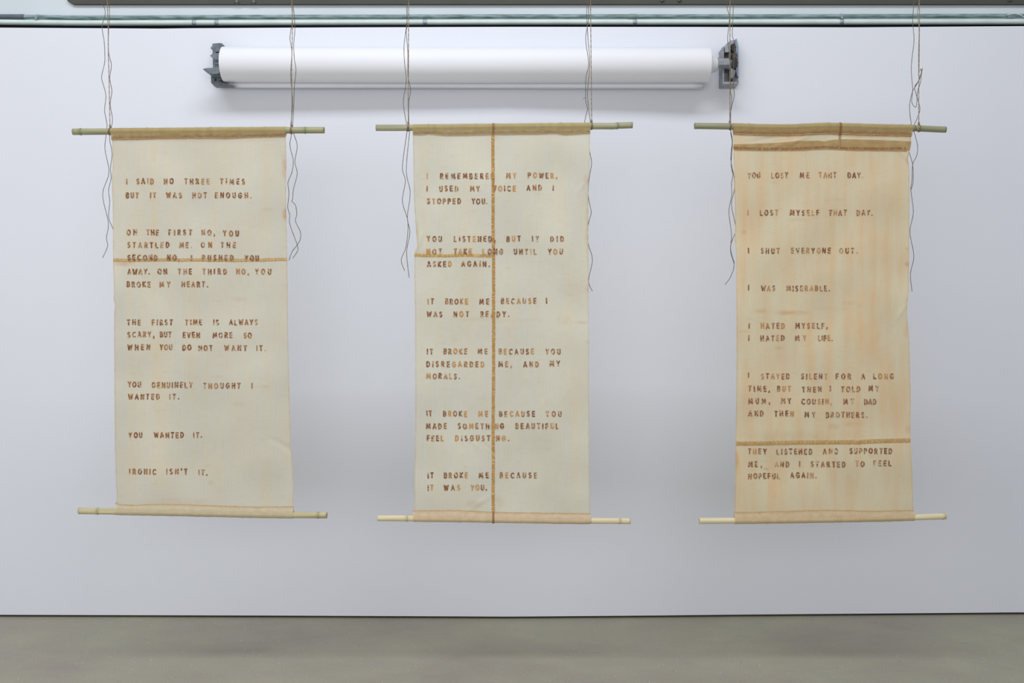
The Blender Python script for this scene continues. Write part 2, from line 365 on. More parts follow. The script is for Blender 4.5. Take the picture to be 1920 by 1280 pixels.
# ------------------------------------------------------------------ scrolls
SY=-0.9     # the plane the scrolls hang in
PX=(CD+SY)/F
class Scroll: pass
def ribbon(S, line, half, base, dark, name, parent, lift, step=1.6, vert=False, ragged=0.35, seed=0):
    """ragged sewn seam: a raised strip along line [(a, b)] in px, its half width given in px"""
    mb=MB(); a=line[0][0]; n=max(2,int((line[-1][0]-line[0][0])/step)); rows=5
    vs=[];cs=[]
    for i in range(n+1):
        t=line[0][0]+(line[-1][0]-line[0][0])*i/n; c=interp(line,t)+0.5*nz(t*0.06,seed,1)
        h=half if not callable(half) else half(t)
        for j in range(rows):
            q=j/(rows-1)*2-1
            off=q*h*(1+ragged*nz(t*0.5,q*3,seed))+ (0.35*nz(t*0.9,q*9,seed+4) if abs(q)==1 else 0)
            px,py=(c+off,t) if vert else (t,c+off)
            p=S.surf(px,py,-lift*(1-abs(q)**3*0.8)-0.0006*abs(nz(t*0.7,q*2,seed+2)))
            vs.append(p); k=0.25+1.1*nz(t*0.42,q*1.7,seed+7)+(0.75 if q<-0.9 else 0.0)+0.35*(q>0.9)
            cs.append(mix(mix(base,BR(206,188,150),0.45),dark,k))
    fs=[(i*rows+j,i*rows+j+1,(i+1)*rows+j+1,(i+1)*rows+j) for i in range(n) for j in range(rows-1)]
    return link(name,vs,fs,M_thread,parent,False,cs)
def stitches(S,line,half,col,parent,lift,pitch,vert=False,seed=0):
    mb=MB(); t=line[0][0]; k=0
    while t<line[-1][0]-pitch:
        c=interp(line,t); c2=interp(line,t+pitch*0.6); j=R.uniform(-1.6,1.6)
        A=(t,c-half+j*0.4); B=(t+pitch*0.55,c2+half+j*0.4)
        pts=[(A,B),(B,(t+pitch,interp(line,t+pitch)-half))]
        for a,b in pts:
            if R.random()<0.22: continue
            seg=[]
            for q in (0,0.5,1):
                u=a[0]+(b[0]-a[0])*q; v=a[1]+(b[1]-a[1])*q
                seg.append(S.surf(v,u,-lift-0.0008*(q==0.5)) if vert else S.surf(u,v,-lift-0.0008*(q==0.5)))
            mb.tube(seg,0.0006,4,mix(col,BR(150,104,58),R.random()*0.6),True)
        t+=pitch
    return mb.build('stitching',M_thread,parent,False,'stuff')

def pole(S,line,r,nodes,cA,cB,nodecol,parent,grooves=(),open_ends=(1,1),bend=0):
    """bamboo cane: centre line [(px, py)], node rings, open ends, branch grooves"""
    x0,x1=line[0][0],line[-1][0]; st=sorted(set([x0+i*(x1-x0)/120 for i in range(121)]+[nn+d for nn in nodes for d in(-4,-2.4,-1.4,-.7,0,.7,1.4,2.4,4) if x0<nn+d<x1]))
    seg=36; vs=[];cs=[]
    def ring(px,rr,inset=0,colr=None,gr=True):
        c=W(px,interp(line,px),SY)
        for k in range(seg):
            a=2*math.pi*k/seg; q=rr
            if gr:
                for (g0,g1,ga,dp) in grooves:
                    if g0<px<g1:
                        d=abs((math.degrees(a)-ga+180)%360-180)
                        if d<22: q-=dp*(1-d/22)
            vs.append((c.x,c.y-q*math.cos(a),c.z+q*math.sin(a)))   # a=0 faces the camera, 90 up
            if colr: cs.append(colr)
            else:
                t=0.5+0.8*nz(px*0.02,a*0.7,r*900+x0)
                cc=mix(cA,cB,t)
                for nn in nodes:
                    d=abs(px-nn)
                    if d<5: cc=mix(cc,nodecol,0.75*(1-d/5))
                cs.append(cc)
    # left lip interior, body, right lip interior
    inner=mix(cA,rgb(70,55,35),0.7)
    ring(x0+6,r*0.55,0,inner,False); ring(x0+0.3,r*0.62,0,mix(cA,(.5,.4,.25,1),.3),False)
    for px in st:
        rr=r
        for nn in nodes:
            d=px-nn
            if abs(d)<=4: rr+= r*(0.16*math.exp(-(d/0.9)**2) - 0.07*math.exp(-((d-2)/1.1)**2)+0.05*math.exp(-((d+2.2)/1.4)**2))
        rr*=1+0.02*nz(px*0.03,x0,3)
        ring(px,rr)
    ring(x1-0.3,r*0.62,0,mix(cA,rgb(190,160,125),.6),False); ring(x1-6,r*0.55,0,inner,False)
    n=len(vs)//seg
    fs=[(i*seg+k,i*seg+(k+1)%seg,(i+1)*seg+(k+1)%seg,(i+1)*seg+k) for i in range(n-1) for k in range(seg)]
    fs+=[tuple(reversed(range(seg))),tuple(range((n-1)*seg,n*seg))]
    mb=MB(); mb.v=vs; mb.f=fs; mb.c=cs
    return mb.build('bamboo_pole',M_bamboo,parent,True)

def sleeve_cloth(S,pline,seam,xl,xr,r,colf,name,parent,up=True,seed=0,nodes=()):
    """cloth wrapped round the pole and sewn back on itself along the seam"""
    n=150; vs=[];cs=[]; sg=1 if up else -1
    A0=-48 if up else -25
    angs=[A0,-20,0,20,45,70,90,110,135,160,180,200]
    rows=0
    for i in range(n+1):
        px=xl+(xr-xl)*i/n; pc=W(px,interp(pline,px),SY); sp=S.surf(px,interp(seam,px),0)
        pts=[]
        wr=lambda q:0.0020*nz(px*0.10+q*2.5,q*4,seed)+0.0012*nz(px*0.32-q*3,q*2,seed+5)
        rr=r*1.10+0.0012*abs(nz(px*0.05,seed,8))
        ts=(0,.2,.45,.72)
        rr*=1+0.10*sum(gauss(px-nn,2.2) for nn in nodes)
        f0=Vector((pc.x,pc.y-rr*math.cos(math.radians(A0)),pc.z+sg*rr*math.sin(math.radians(A0))))
        for t in ts:
            p=sp.lerp(f0,t); p.y+=-0.0025-wr(t)*math.sin(math.pi*min(1,t+0.15))-0.001; pts.append((p,t))
        for a in angs:
            q=math.radians(a); rw=rr+0.35*max(-0.001,wr(a*0.01))
            pts.append((Vector((pc.x,pc.y-rw*math.cos(q),pc.z+sg*rw*math.sin(q))),1))
        b0=pts[-1][0]
        for t in (.35,.7,1): p=b0.lerp(sp,t); p.y+=0.002; pts.append((p,0))
        rows=len(pts)
        for j,(p,t) in enumerate(pts): vs.append(p); cs.append(colf(px,t,j))
    fs=[(i*rows+j,i*rows+j+1,(i+1)*rows+j+1,(i+1)*rows+j) for i in range(n) for j in range(rows-1)]
    return link(name,vs,fs,M_hem,parent,True,cs)

def lettering(S,lines,parent,pal,seed,over=lambda x,y:0):
    rr=random.Random(seed)
    for (ly,words) in lines:
        for wd in words:
            txt,a,b=wd[0],wd[1],wd[2]; yo=wd[3] if len(wd)>3 else 0; slope=wd[4] if len(wd)>4 else 0
            a+=1.3; b-=1.3
            ws=[G[ch][0]*LH*0.80 for ch in txt]; tot=sum(ws)
            gap=((b-a)-tot)/max(1,len(txt)-1)
            if gap<2.4 and len(txt)>1:
                f=((b-a)-2.4*(len(txt)-1))/tot; ws=[q*f for q in ws]; gap=2.4
            else: f=1.0
            x=a if len(txt)>1 else (a+b)/2-ws[0]/2
            for ci,ch in enumerate(txt):
                mb=MB(); strokes=G[ch][1]; rot=rr.uniform(-.06,.06); dx=rr.uniform(-.3,.3); dy=rr.uniform(-.5,.5)
                cx=x+ws[ci]/2; t=rr.random()
                base=pal(t,x,ly); inner=mix(base,rgb(178,140,102,K),rr.uniform(.4,.9))
                sxw=LH*0.80*f
                sxw=LH*0.80*f
                lift=0.0009; pale=BR(206,192,164)
                hvy=rr.uniform(1.15,1.38); fade=rr.uniform(-.34,.10)
                for st in strokes:
                    pp=[]
                    for (gx,gy) in st:
                        u=x+gx*sxw-cx; v=(gy-.5)*LH
                        u,v=u*math.cos(rot)-v*math.sin(rot),u*math.sin(rot)+v*math.cos(rot)
                        pp.append((cx+u+dx, ly+yo+slope*(x-a)-v+dy))
                    dense=[pp[0]]
                    for (p0,p1) in zip(pp,pp[1:]):
                        q=max(1,int(round(math.hypot(p1[0]-p0[0],p1[1]-p0[1])/1.5)))
                        dense+=[(p0[0]+(p1[0]-p0[0])*i/q,p0[1]+(p1[1]-p0[1])*i/q) for i in range(1,q+1)]
                    def att(ux,uy):
                        rad=hvy*(1+0.18*nz(ux*0.55,uy*0.55,seed+ci)); n_=nz(ux*.33,uy*.33,seed+3)*1.5+nz(ux*.8,uy*.8,seed+8)*.9
                        c_=mix(base,inner,.35+n_); return rad,mix(c_,pale,max(0,min(.7,n_*.7+fade)))
                    prev=None
                    for (ux,uy) in dense:
                        rad,cv=att(ux,uy); lf=lift+over(ux,uy)
                        k=7; mb.add([S.surf(ux+rad*math.cos(2*math.pi*j/k+.4),uy+rad*math.sin(2*math.pi*j/k+.4),-lf) for j in range(k)],[tuple(range(k))],cv)
                        if prev:
                            (vx,vy,r0,c0_,l0)=prev; L_=math.hypot(vx-ux,vy-uy) or 1; nx,ny=-(vy-uy)/L_,(vx-ux)/L_
                            nb=len(mb.v); lq=lf+.00008
                            mb.v+=[tuple(S.surf(ux+nx*rad,uy+ny*rad,-lq)),tuple(S.surf(vx+nx*r0,vy+ny*r0,-l0-.00008)),tuple(S.surf(vx-nx*r0,vy-ny*r0,-l0-.00008)),tuple(S.surf(ux-nx*rad,uy-ny*rad,-lq))]
                            mb.c+=[cv,c0_,c0_,cv]; mb.f.append((nb,nb+1,nb+2,nb+3))
                        prev=(ux,uy,rad,cv,lf)
                link('letter',mb.v,mb.f,M_ink,parent,False,mb.c)
                x+=ws[ci]+gap

def make_cloth(S,parent,topl,botl,colf,name='cloth'):
    NX,NZ=120,260; vs=[];cs=[]
    us=[0,.004,.009,.016]+[.016+(.968)*i/(NX-8) for i in range(1,NX-8)]+[.984,.991,.996,1]
    for j in range(NZ+1):
        tj=j/NZ
        for u in us:
            yy=(250+(715)*tj)
            xl=interp(S.left,yy)+0.45*nz(yy*.35,S.seed,1)*1.2; xr=interp(S.right,yy)+0.45*nz(yy*.35,S.seed,2)*1.2
            px=xl+(xr-xl)*u; py=interp(topl,px)+(interp(botl,px)-interp(topl,px))*tj
            vs.append(S.surf(px,py,0)); cs.append(colf(px,py,min(px-xl,xr-px)))
    m=len(us)
    fs=[(j*m+i,j*m+i+1,(j+1)*m+i+1,(j+1)*m+i) for j in range(NZ) for i in range(m-1)]
    return link(name,vs,fs,M_cloth,parent,True,cs)

def gauss(d,s): return math.exp(-(d/s)**2)
def staincol(S,base,tint,deep,streaks,blobs,sa=0.5,lo=0.0):
    def f(px,py,edge):
        s=sa*(0.35+nz(px*.055,py*.006,S.seed)+0.6*nz(px*.16,py*.012,S.seed+9)*0.7)+0.35*sa*nz(px*.018,py*.02,S.seed+4)+lo
        g=0.10*nz(px*.012,py*.014,S.seed+20)
        for (x,wd,y0,y1,st) in streaks:
            if y0-30<py<y1+30:
                fy=min(1,max(0,(py-y0+30)/60))*min(1,max(0,(y1+30-py)/60))
                s+=st*gauss(px-x-2.5*nz(py*.02,x,S.seed),wd)*fy*(0.75+0.5*nz(py*.03,x,1))
        c=mix(base,tint,s)
        d=0
        for (x,y,rx,ry,st) in blobs:
            ex=(px-x)/rx; ey=(py-y)/ry; q=ex*ex+ey*ey
            if q<4: d+=st*math.exp(-q**2)*(0.75+0.6*nz(px*.12,py*.12,x))
        d+=0.16*max(0,nz(px*.05,py*.18,S.seed+31)-0.35)*2
        if edge<2.4: d+=0.8*(1-edge/2.4)*(0.6+0.6*nz(py*.1,px*.01,S.seed+11))
        c=mix(c,deep,d)
        return tuple(max(0,v*(1+g)) for v in c[:3])+(1,)
    return f

def mk(label,left,right,seed,amp,topy,boty,folds):
    S=Scroll(); S.left=left; S.right=right; S.seed=seed
    def surf(px,py,dy=0):
        t=min(1,max(0,(py-topy)/60))*min(1,max(0,(boty-py)/50))
        d=amp*(nz(px*.012,py*.0035,seed)*1.2+0.35*nz(px*.03,py*.012,seed+2))*t
        d+=0.0007*nz(px*.08,py*.05,seed+6)*t
        for (x,y,ang,ln,wd,h) in folds:
            ca,sa=math.cos(ang),math.sin(ang); u=(px-x)*ca+(py-y)*sa; v=-(px-x)*sa+(py-y)*ca
            d+=h*gauss(u,ln)*gauss(v,wd)
        p=W(px,py,SY)
        return Vector((p.x,p.y+d+dy,p.z))
    S.surf=surf
    S.root=thing('hanging_scroll',label,'banner',W((left[0][1]+right[0][1])/2,boty+10,SY),'lettered cloth scrolls on bamboo poles')
    return S
PR=0.0126
K1=K
BR=lambda r,g,b:rgb(r,g,b,K)
PC=lambda r,g,b:rgb(r,g,b,1.14)
PB=lambda r,g,b:rgb(r,g,b,0.98)
def pal1(t,x,y): return mix(BR(122,78,52),BR(168,124,84),max(0,min(1,(t-.35)*1.3+0.5*nz(x*.03,y*.02,4))))
def pal2(t,x,y): return mix(BR(124,82,60),BR(186,140,84),1.0 if t>.78 else max(0,t-.35)*1.2)
def pal3(t,x,y): return mix(BR(124,82,66),BR(178,136,90),1.0 if t>.8 else max(0,t-.3)*1.1)
def conv(o,ls,offy): # crop coordinates (3.692 px per px) to photo px
    return [(offy+y/3.692,[(w_[0],o+w_[1]/3.692,o+w_[2]/3.692)+((w_[3]/3.692,) if len(w_)>3 else ())+(w_[4:] if len(w_)>4 else ()) for w_ in ws]) for y,ws in ls]

# ---- scroll 1
S=mk('pale cream lettered cloth scroll with one brown crosswise seam, beginning I SAID NO',
 [(240,209),(250,210),(300,211),(330,209.5),(400,212),(500,213),(550,214.5),(562,213.5),(575,216),(600,214.5),(700,214.5),(860,216),(930,218),(945,219.5),(965,218)],
 [(240,536),(250,536),(300,537.5),(345,536.5),(400,537),(490,538.5),(640,540.5),(740,542.5),(838,544.5),(848,543),(860,547),(920,549.5),(950,550)],
 11,0.006,252,948,[(530,835,.5,30,5,.003)])
t1=[(137,247),(205,246.5),(300,246),(400,245),(500,244.5),(608,244)]
b1=[(148,957.5),(215,958.5),(322,960.5),(455,963.5),(540,965),(613,965.5)]
pole(S,t1,PR,[152,277,396,499,573],PB(158,156,122),PB(174,170,134),PB(124,138,104),S.root)
pole(S,b1,PR,[184,322,455,597],PC(176,166,128),PC(196,186,150),PC(150,150,112),S.root,grooves=[(186,219,12,.0022),(550,594,5,.0014),(550,594,-28,.0014)])
cf=staincol(S,BR(196,192,177),BR(204,188,156),BR(180,142,98),
 [(287,8,255,700,.55),(403,6,255,480,.45),(500,6,255,430,.45),(246,7,430,900,.35),(300,14,620,930,.45),(362,7,500,760,.3),(418,18,255,460,.15),(265,8,760,900,.3)],
 [(232,494,20,5,.55),(240,489,16,4,.4),(533,315,4,22,.55),(534,402,5,12,.75),(502,393,12,3,.25),(451,561,14,5,.3),(407,706,12,3,.25),(495,725,16,3,.25),(448,757,14,4,.2),(452,640,30,10,.08),(395,905,5,5,.25),(510,822,20,2,.2),(335,940,60,8,.2),(380,258,170,9,.22)],0.32)
sm=[(209,261),(260,260.5),(300,259),(396,258),(420,259),(470,256.5),(536,255)]
bs=[(217,943),(225,946),(250,947.5),(290,945.5),(340,946),(400,948),(470,950.5),(551,950)]
cl=make_cloth(S,S.root,sm,bs,cf)
def hemc(a,b,c,seed,green=.55):
    def f(px,t,j):
        q=0.5+0.9*nz(px*.09,t*2.2,seed)+.5*nz(px*.35,t*3,seed+3)
        cc=mix(a,b,q)
        if t>=1: cc=mix(cc,BR(186,174,132),green)
        return mix(cc,c,0.6*max(0,1-t*3.2)*(0.5+nz(px*.4,t*6,seed+2)))
    return f
sleeve_cloth(S,t1,sm,209,536.5,PR,hemc(BR(186,158,112),BR(166,136,90),BR(150,104,58),1),'top_hem',S.root,True,3,[277,396,499])
sleeve_cloth(S,b1,bs,216.5,550.5,PR,hemc(BR(208,197,172),BR(200,186,158),BR(186,150,100),2,.12),'bottom_hem',S.root,False,4,[322,455])
ribbon(S,[(x,y) for x,y in sm],1.4,BR(178,142,92),BR(150,104,60),'seam',cl,.0042,seed=1)
ribbon(S,[(x,y) for x,y in bs],1.0,BR(186,162,120),BR(160,130,90),'seam',cl,.0042,seed=2)
ms=[(213,487.5),(250,488),(300,487),(380,487.5),(440,488),(500,487),(538.5,486)]
ribbon(S,ms,2.9,BR(196,164,112),BR(158,112,62),'seam',cl,.0012,seed=3,ragged=.6)
L1=conv(120,[
 (443,[('I',428,440),('SAID',500,625),('NO',693,762),('THREE',833,1010),('TIMES',1080,1253)]),
 (539,[('BUT',428,520),('IT',596,640),('WAS',706,818),('NOT',886,990),('ENOUGH.',1045,1298)]),
 (797,[('ON',436,508),('THE',570,658),('FIRST',723,888),('NO,',952,1048),('YOU',1100,1210,5)]),
 (884,[('STARTLED',440,730),('ME.',797,888),('ON',948,1025),('THE',1085,1190)]),
 (971,[('SECOND',442,650),('NO,',712,803),('I',878,888),('PUSHED',957,1174),('YOU',1250,1350,4)])],220)+conv(120,[
 (107,[('AWAY.',440,594),('ON',645,713),('THE',788,887),('THIRD',958,1128),('NO,',1190,1282),('YOU',1322,1435)]),
 (196,[('BROKE',436,600),('MY',657,737),('HEART.',813,1000)]),
 (458,[('THE',436,532),('FIRST',605,755),('TIME',838,958),('IS',1032,1075),('ALWAYS',1142,1343)]),
 (543,[('SCARY,',438,625),('BUT',662,746),('EVEN',822,943,3),('MORE',1027,1167,5),('SO',1243,1303,6)]),
 (630,[('WHEN',438,595),('YOU',660,752),('DO',820,884,3),('NOT',930,1030,5),('WANT',1107,1268,7),('IT.',1332,1400,7)]),
 (892,[('YOU',440,533,-3),('GENUINELY',607,893),('THOUGHT',963,1223,6),('I',1298,1310,5)]),
 (972,[('WANTED',442,666),('IT.',728,800)])],480)+conv(120,[
 (278,[('YOU',446,545),('WANTED',621,831),('IT.',893,957)]),
 (531,[('IRONIC',450,642),("ISN'T",709,855),('IT.',928,995,6)])],740)
lettering(S,L1,cl,pal1,5,lambda x,y:.0022 if 480<y<495 else 0)

# ---- scroll 2
S=mk('cream lettered cloth scroll with a long golden vertical seam down its middle',
 [(238,774),(300,775),(370,776),(420,779),(450,781.5),(462,783),(470,779),(478,777),(520,777),(600,778.5),(750,779),(850,779),(880,777.5),(960,777),(975,775)],
 [(238,1106),(290,1106),(320,1105),(340,1103.5),(420,1103),(500,1103.5),(700,1104),(850,1105),(965,1106),(980,1106)],
 23,0.006,252,960,[(786,455,1.9,26,3,-.004),(792,430,1.3,40,5,.003),(1098,370,1.2,60,5,.004),(900,942,-.6,26,4,-.003),(885,828,.8,22,2.5,-.0025),(915,838,.7,14,2,.002),(1095,345,-.9,20,3,-.003)])
t2=[(705,239.5),(790,239.5),(900,238.5),(1000,237.5),(1100,236.5),(1150,236.5),(1160,235.5),(1186,234.5)]
b2=[(708,971),(770,971.5),(860,972.5),(960,974),(1060,975.5),(1182,976.5)]
pole(S,t2,PR*.99,[803,929,1051,1158],PB(160,158,126),PB(178,174,142),PB(132,132,104),S.root,grooves=[(705,766,8,.0028),(705,766,-25,.0018)])
pole(S,b2,PR*.92,[763,861,1040,1106,1162],PC(204,192,156),PC(216,204,172),PC(176,160,120),S.root)
cf=staincol(S,BR(200,197,182),BR(207,194,166),BR(182,148,100),
 [(800,8,255,480,.45),(870,18,255,700,.2),(1050,8,255,520,.25),(1080,12,500,900,.35),(965,12,255,470,.2),(1012,9,740,900,.3),(890,22,430,620,.2),(1060,16,560,640,.4)],
 [(1056,600,14,10,.2),(1090,605,16,3,.3),(960,600,60,4,.12),(890,598,40,3,.15),(1070,543,26,14,.1),(1103,540,5,6,.5),(888,945,16,8,.35),(935,940,10,12,.25),(790,475,18,5,.25),(1101,425,3,60,.3),(1102,640,6,3,.4),(782,440,4,30,.3),(1098,335,5,8,.35)],0.3)
sm=[(774,251.5),(790,252),(803,250),(830,253),(860,253.5),(925,251.5),(1000,251),(1040,249.5),(1060,252),(1107,249.5)]
bs=[(774,957.5),(860,957),(900,959),(950,961),(1030,962),(1107,963)]
cl=make_cloth(S,S.root,sm,bs,cf)
sleeve_cloth(S,t2,sm,774,1106.5,PR,hemc(BR(190,168,124),BR(172,148,104),BR(170,126,74),6),'top_hem',S.root,True,13,[803,1051])
sleeve_cloth(S,b2,bs,775,1106.5,PR*.95,hemc(BR(214,196,170),BR(206,184,154),BR(190,150,100),7,.12),'bottom_hem',S.root,False,14,[861,1040])
ribbon(S,sm,1.1,BR(188,160,112),BR(166,128,80),'seam',cl,.0042,seed=5)
ribbon(S,bs,1.0,BR(188,162,118),BR(164,130,86),'seam',cl,.0042,seed=6)
vsm=[(238,924),(252,924),(330,924.5),(420,924.5),(500,925.5),(700,925.5),(800,924.5),(870,925),(930,924.5),(976,926)]
vs2=[(252,924)]+vsm[2:-1]+[(958,925)]
ribbon(S,vs2,3.0,BR(206,172,112),BR(180,132,72),'seam',cl,.0012,vert=True,seed=7,ragged=.6)
stitches(S,vs2,2.6,BR(196,152,92),cl,.0012,2.3,vert=True)
# the seam carries on over the pole sleeves
for pl_,z0,z1,sg in ((t2,252,238,1),(b2,958,974,-1)):
    mb=MB(); pc=W(925,interp(pl_,925),SY); rr=PR*1.24; pts=[]
    pts.append(S.surf(925,z0,-.005))
    for a in (-15,0,25,50,75,95): q=math.radians(a); pts.append(Vector((pc.x,pc.y-rr*math.cos(q),pc.z+sg*rr*math.sin(q))))
    vs=[];cs=[]
    for i,p in enumerate(pts):
        for q in (-1,0,1): vs.append(p+Vector((q*.0045,-.0008*(q==0),0))); cs.append(BR(160,126,86) if q else BR(142,104,70))
    link('seam',vs,[(i*3+j,i*3+j+1,i*3+j+4,i*3+j+3) for i in range(len(pts)-1) for j in range(2)],M_thread,cl,False,cs)
hs=[(777,478),(800,479),(830,479.5),(870,478.5),(921,480)]
ribbon(S,hs,3.0,BR(208,182,122),BR(190,150,84),'seam',cl,.0012,seed=8,ragged=.6)
stitches(S,hs,2.6,BR(206,168,100),cl,.0012,2.4)
L2=conv(690,[
 (407,[('I',405,415),('REMEMBERED',498,877),('MY',955,1028,-3),('POWER,',1105,1312,-5)]),
 (494,[('I',405,415),('USED',493,627),('MY',705,775),('VOICE',862,1023,-1),('AND',1097,1205,-7),('I',1278,1288,-9)]),
 (581,[('STOPPED',408,645),('YOU.',716,828)]),
 (841,[('YOU',405,513),('LISTENED,',594,884),('BUT',958,1058),('IT',1134,1184),('DID',1262,1358)]),
 (929,[('NOT',405,513),('TAKE',592,720),('LONG',792,936),('UNTIL',1007,1168),('YOU',1244,1350)]),
 (1015,[('ASKED',408,580),('AGAIN.',645,845)])],220)+conv(690,[
 (314,[('IT',410,458),('BROKE',533,693),('ME',770,840),('BECAUSE',918,1167,-3),('I',1232,1240,-4)]),
 (402,[('WAS',405,516),('NOT',592,701),('READY.',777,978)]),
 (660,[('IT',405,452),('BROKE',521,689),('ME',759,829),('BECAUSE',903,1151),('YOU',1227,1334)]),
 (748,[('DISREGARDED',403,806),('ME,',902,997),('AND',1073,1184),('MY',1257,1331,-4)]),
 (831,[('MORALS.',403,638)])],480)+conv(690,[
 (132,[('IT',402,444,-3),('BROKE',518,686),('ME',761,833),('BECAUSE',907,1157),('YOU',1229,1340)]),
 (217,[('MADE',402,546),('SOMETHING',620,943),('BEAUTIFUL',1020,1322)]),
 (300,[('FEEL',408,524),('DISGUSTING.',603,979)]),
 (557,[('IT',410,456),('BROKE',524,692),('ME',767,836),('BECAUSE',910,1172)]),
 (642,[('IT',410,455),('WAS',524,639),('YOU.',709,825)])],740)
lettering(S,L2,cl,pal2,9,lambda x,y:.0022 if abs(x-925)<9 or (x<930 and 470<y<488) else 0)

# ---- scroll 3
S=mk('peach-stained lettered cloth scroll with a banded top and a low crosswise seam',
 [(232,1374.5),(300,1375.5),(340,1377),(420,1379),(445,1378),(480,1381),(560,1381),(700,1381),(830,1379),(900,1379),(955,1377.5),(975,1376)],
 [(232,1709),(270,1708),(281,1705.5),(295,1702),(303,1704.5),(315,1706),(400,1705.5),(500,1704.5),(545,1704),(570,1701),(590,1700.5),(640,1705),(740,1708),(830,1707.5),(860,1708.5),(900,1711),(955,1712),(975,1713)],
 37,0.006,252,958,[(1480,268,-.25,40,4,-.003),(1430,262,-.2,30,3,.003),(1520,246,-.35,30,3,-.003),(1695,290,.8,20,3,-.004),(1690,585,-1.0,16,3,-.003),(1500,262,-.5,30,2.5,-.003),(1600,258,.1,50,4,.002)])
t3=[(1302,236),(1369,237),(1420,239),(1480,239.5),(1545,236.5),(1575,237),(1640,239),(1710,240.2),(1773,243)]
b3=[(1311,976),(1380,975.5),(1470,974.5),(1560,973),(1640,971.5),(1715,969.5),(1773,967.5)]
pole(S,t3,PR*.97,[1403,1552,1714],PB(146,144,116),PB(160,158,128),PB(120,118,84),S.root)
pole(S,b3,PR*.95,[1438,1560,1668,1769],PC(206,196,160),PC(216,206,172),PC(180,166,128),S.root)
cf=staincol(S,BR(202,191,162),BR(206,176,135),BR(186,142,88),
 [(1470,9,440,500,.5),(1560,7,390,520,.55),(1530,9,290,330,.4),(1640,16,290,700,.45),(1610,9,400,480,.4),(1395,7,290,900,.2),(1600,22,700,820,.3),(1620,20,560,680,.35),(1450,30,300,380,.2),(1690,8,300,560,.25),(1520,9,560,780,.3),(1446,6,880,950,.5),(1565,10,880,950,.3),(1655,16,840,950,.2),(1680,6,700,800,.3)],
 [(1427,583,12,4,.5),(1470,586,16,5,.45),(1495,586,22,4,.5),(1497,412,18,3,.3),(1572,374,12,2,.25),(1590,568,14,4,.3),(1462,652,9,3,.35),(1563,800,12,7,.4),(1598,795,14,4,.3),(1703,805,6,8,.4),(1437,879,6,2.5,.6),(1380,860,5,14,.45),(1382,868,6,18,.3),(1701,495,4,5,.6),(1700,466,3,3,.5),(1700,620,5,12,.3),(1702,570,4,12,.4),(1640,855,14,6,.3),(1510,817,140,9,.18),(1395,435,5,4,.5),(1704,298,4,12,.6),(1560,578,30,5,.15),(1460,618,60,2,.1),(1395,622,14,2,.25)],0.62,0.05)
sm=[(1374,250.5),(1430,253),(1480,253.5),(1547,250),(1600,251.5),(1630,253),(1709,254.5)]
bs=[(1376,960.5),(1410,960.5),(1470,958.5),(1540,956.5),(1590,957),(1640,958.5),(1680,957.5),(1713,957)]
cl=make_cloth(S,S.root,sm,bs,cf)
sleeve_cloth(S,t3,sm,1374.5,1709.5,PR,hemc(BR(180,148,98),BR(164,130,82),BR(150,100,56),9),'top_hem',S.root,True,23,[1403,1552])
sleeve_cloth(S,b3,bs,1376.5,1713.5,PR*.97,hemc(BR(208,190,160),BR(200,176,142),BR(182,140,92),10,.12),'bottom_hem',S.root,False,24,[1438,1560,1668])
# darker doubled band under the top hem
bt=[(1374,270.5),(1452,268),(1490,265),(1534,263.5),(1545,265),(1562,262),(1588,260.7),(1640,262),(1709,265)]
bb=[(1374,280),(1452,281.5),(1500,281.5),(1547,278),(1600,281),(1680,283),(1706,282)]
vs=[];cs=[];n=160;rows=8
for i in range(n+1):
    px=1374.8+(1708.6-1374.8)*i/n
    if px>1704: xr_=px
    for j in range(rows):
        py=interp(bt,px)+(interp(bb,px)-interp(bt,px))*j/(rows-1)
        xx=min(px, interp(S.right,py)+0.3)
        vs.append(S.surf(xx,py,-.0016-.0006*nz(px*.2,j*.5,4)))
        cs.append(mix(BR(178,154,110),BR(164,136,92),.5+nz(px*.07,j*.3,5)+(.4 if j>5 else 0)))
link('doubled_band',vs,[(i*rows+j,i*rows+j+1,(i+1)*rows+j+1,(i+1)*rows+j) for i in range(n) for j in range(rows-1)],M_hem,cl,True,cs)
ribbon(S,sm,1.6,BR(176,136,84),BR(140,88,48),'seam',cl,.0045,seed=11)
s2=[(1374,277),(1430,279),(1480,279),(1547,275.5),(1575,277.5),(1640,278.5),(1700,278)]
stitches(S,s2,2.2,BR(156,98,58),cl,.0028,2.7)
ribbon(S,[(1377,281),(1430,282),(1490,282),(1547,279),(1600,281.5),(1700,283)],0.8,BR(176,136,84),BR(150,98,58),'seam',cl,.003,seed=12)
ribbon(S,[(253,1574.5),(265,1574.5),(280,1573.5)],2.0,BR(160,112,66),BR(128,78,44),'seam',cl,.0048,vert=True,seed=13,step=.8)
mb_pts=[]; pc=W(1574.5,237,SY); rr=PR*1.24
vs=[];cs=[]; pts=[S.surf(1574.5,254,-.006)]+[Vector((pc.x,pc.y-rr*math.cos(math.radians(a)),pc.z+rr*math.sin(math.radians(a)))) for a in (-15,0,25,50,75,95)]
for p in pts:
    for q in (-1,0,1): vs.append(p+Vector((q*.0035,-.0008*(q==0),0))); cs.append(BR(126,88,60) if q else BR(142,104,70))
link('seam',vs,[(i*3+j,i*3+j+1,i*3+j+4,i*3+j+3) for i in range(len(pts)-1) for j in range(2)],M_thread,cl,False,cs)
ribbon(S,bs,1.0,BR(186,158,114),BR(160,124,82),'seam',cl,.0042,seed=14)
ls=[(1379,831.5),(1440,831),(1500,829.5),(1560,829),(1612,829),(1630,827.5),(1707.5,825.5)]
ribbon(S,ls,4.0,BR(192,158,104),BR(170,128,76),'seam',cl,.0012,seed=15,ragged=.5)
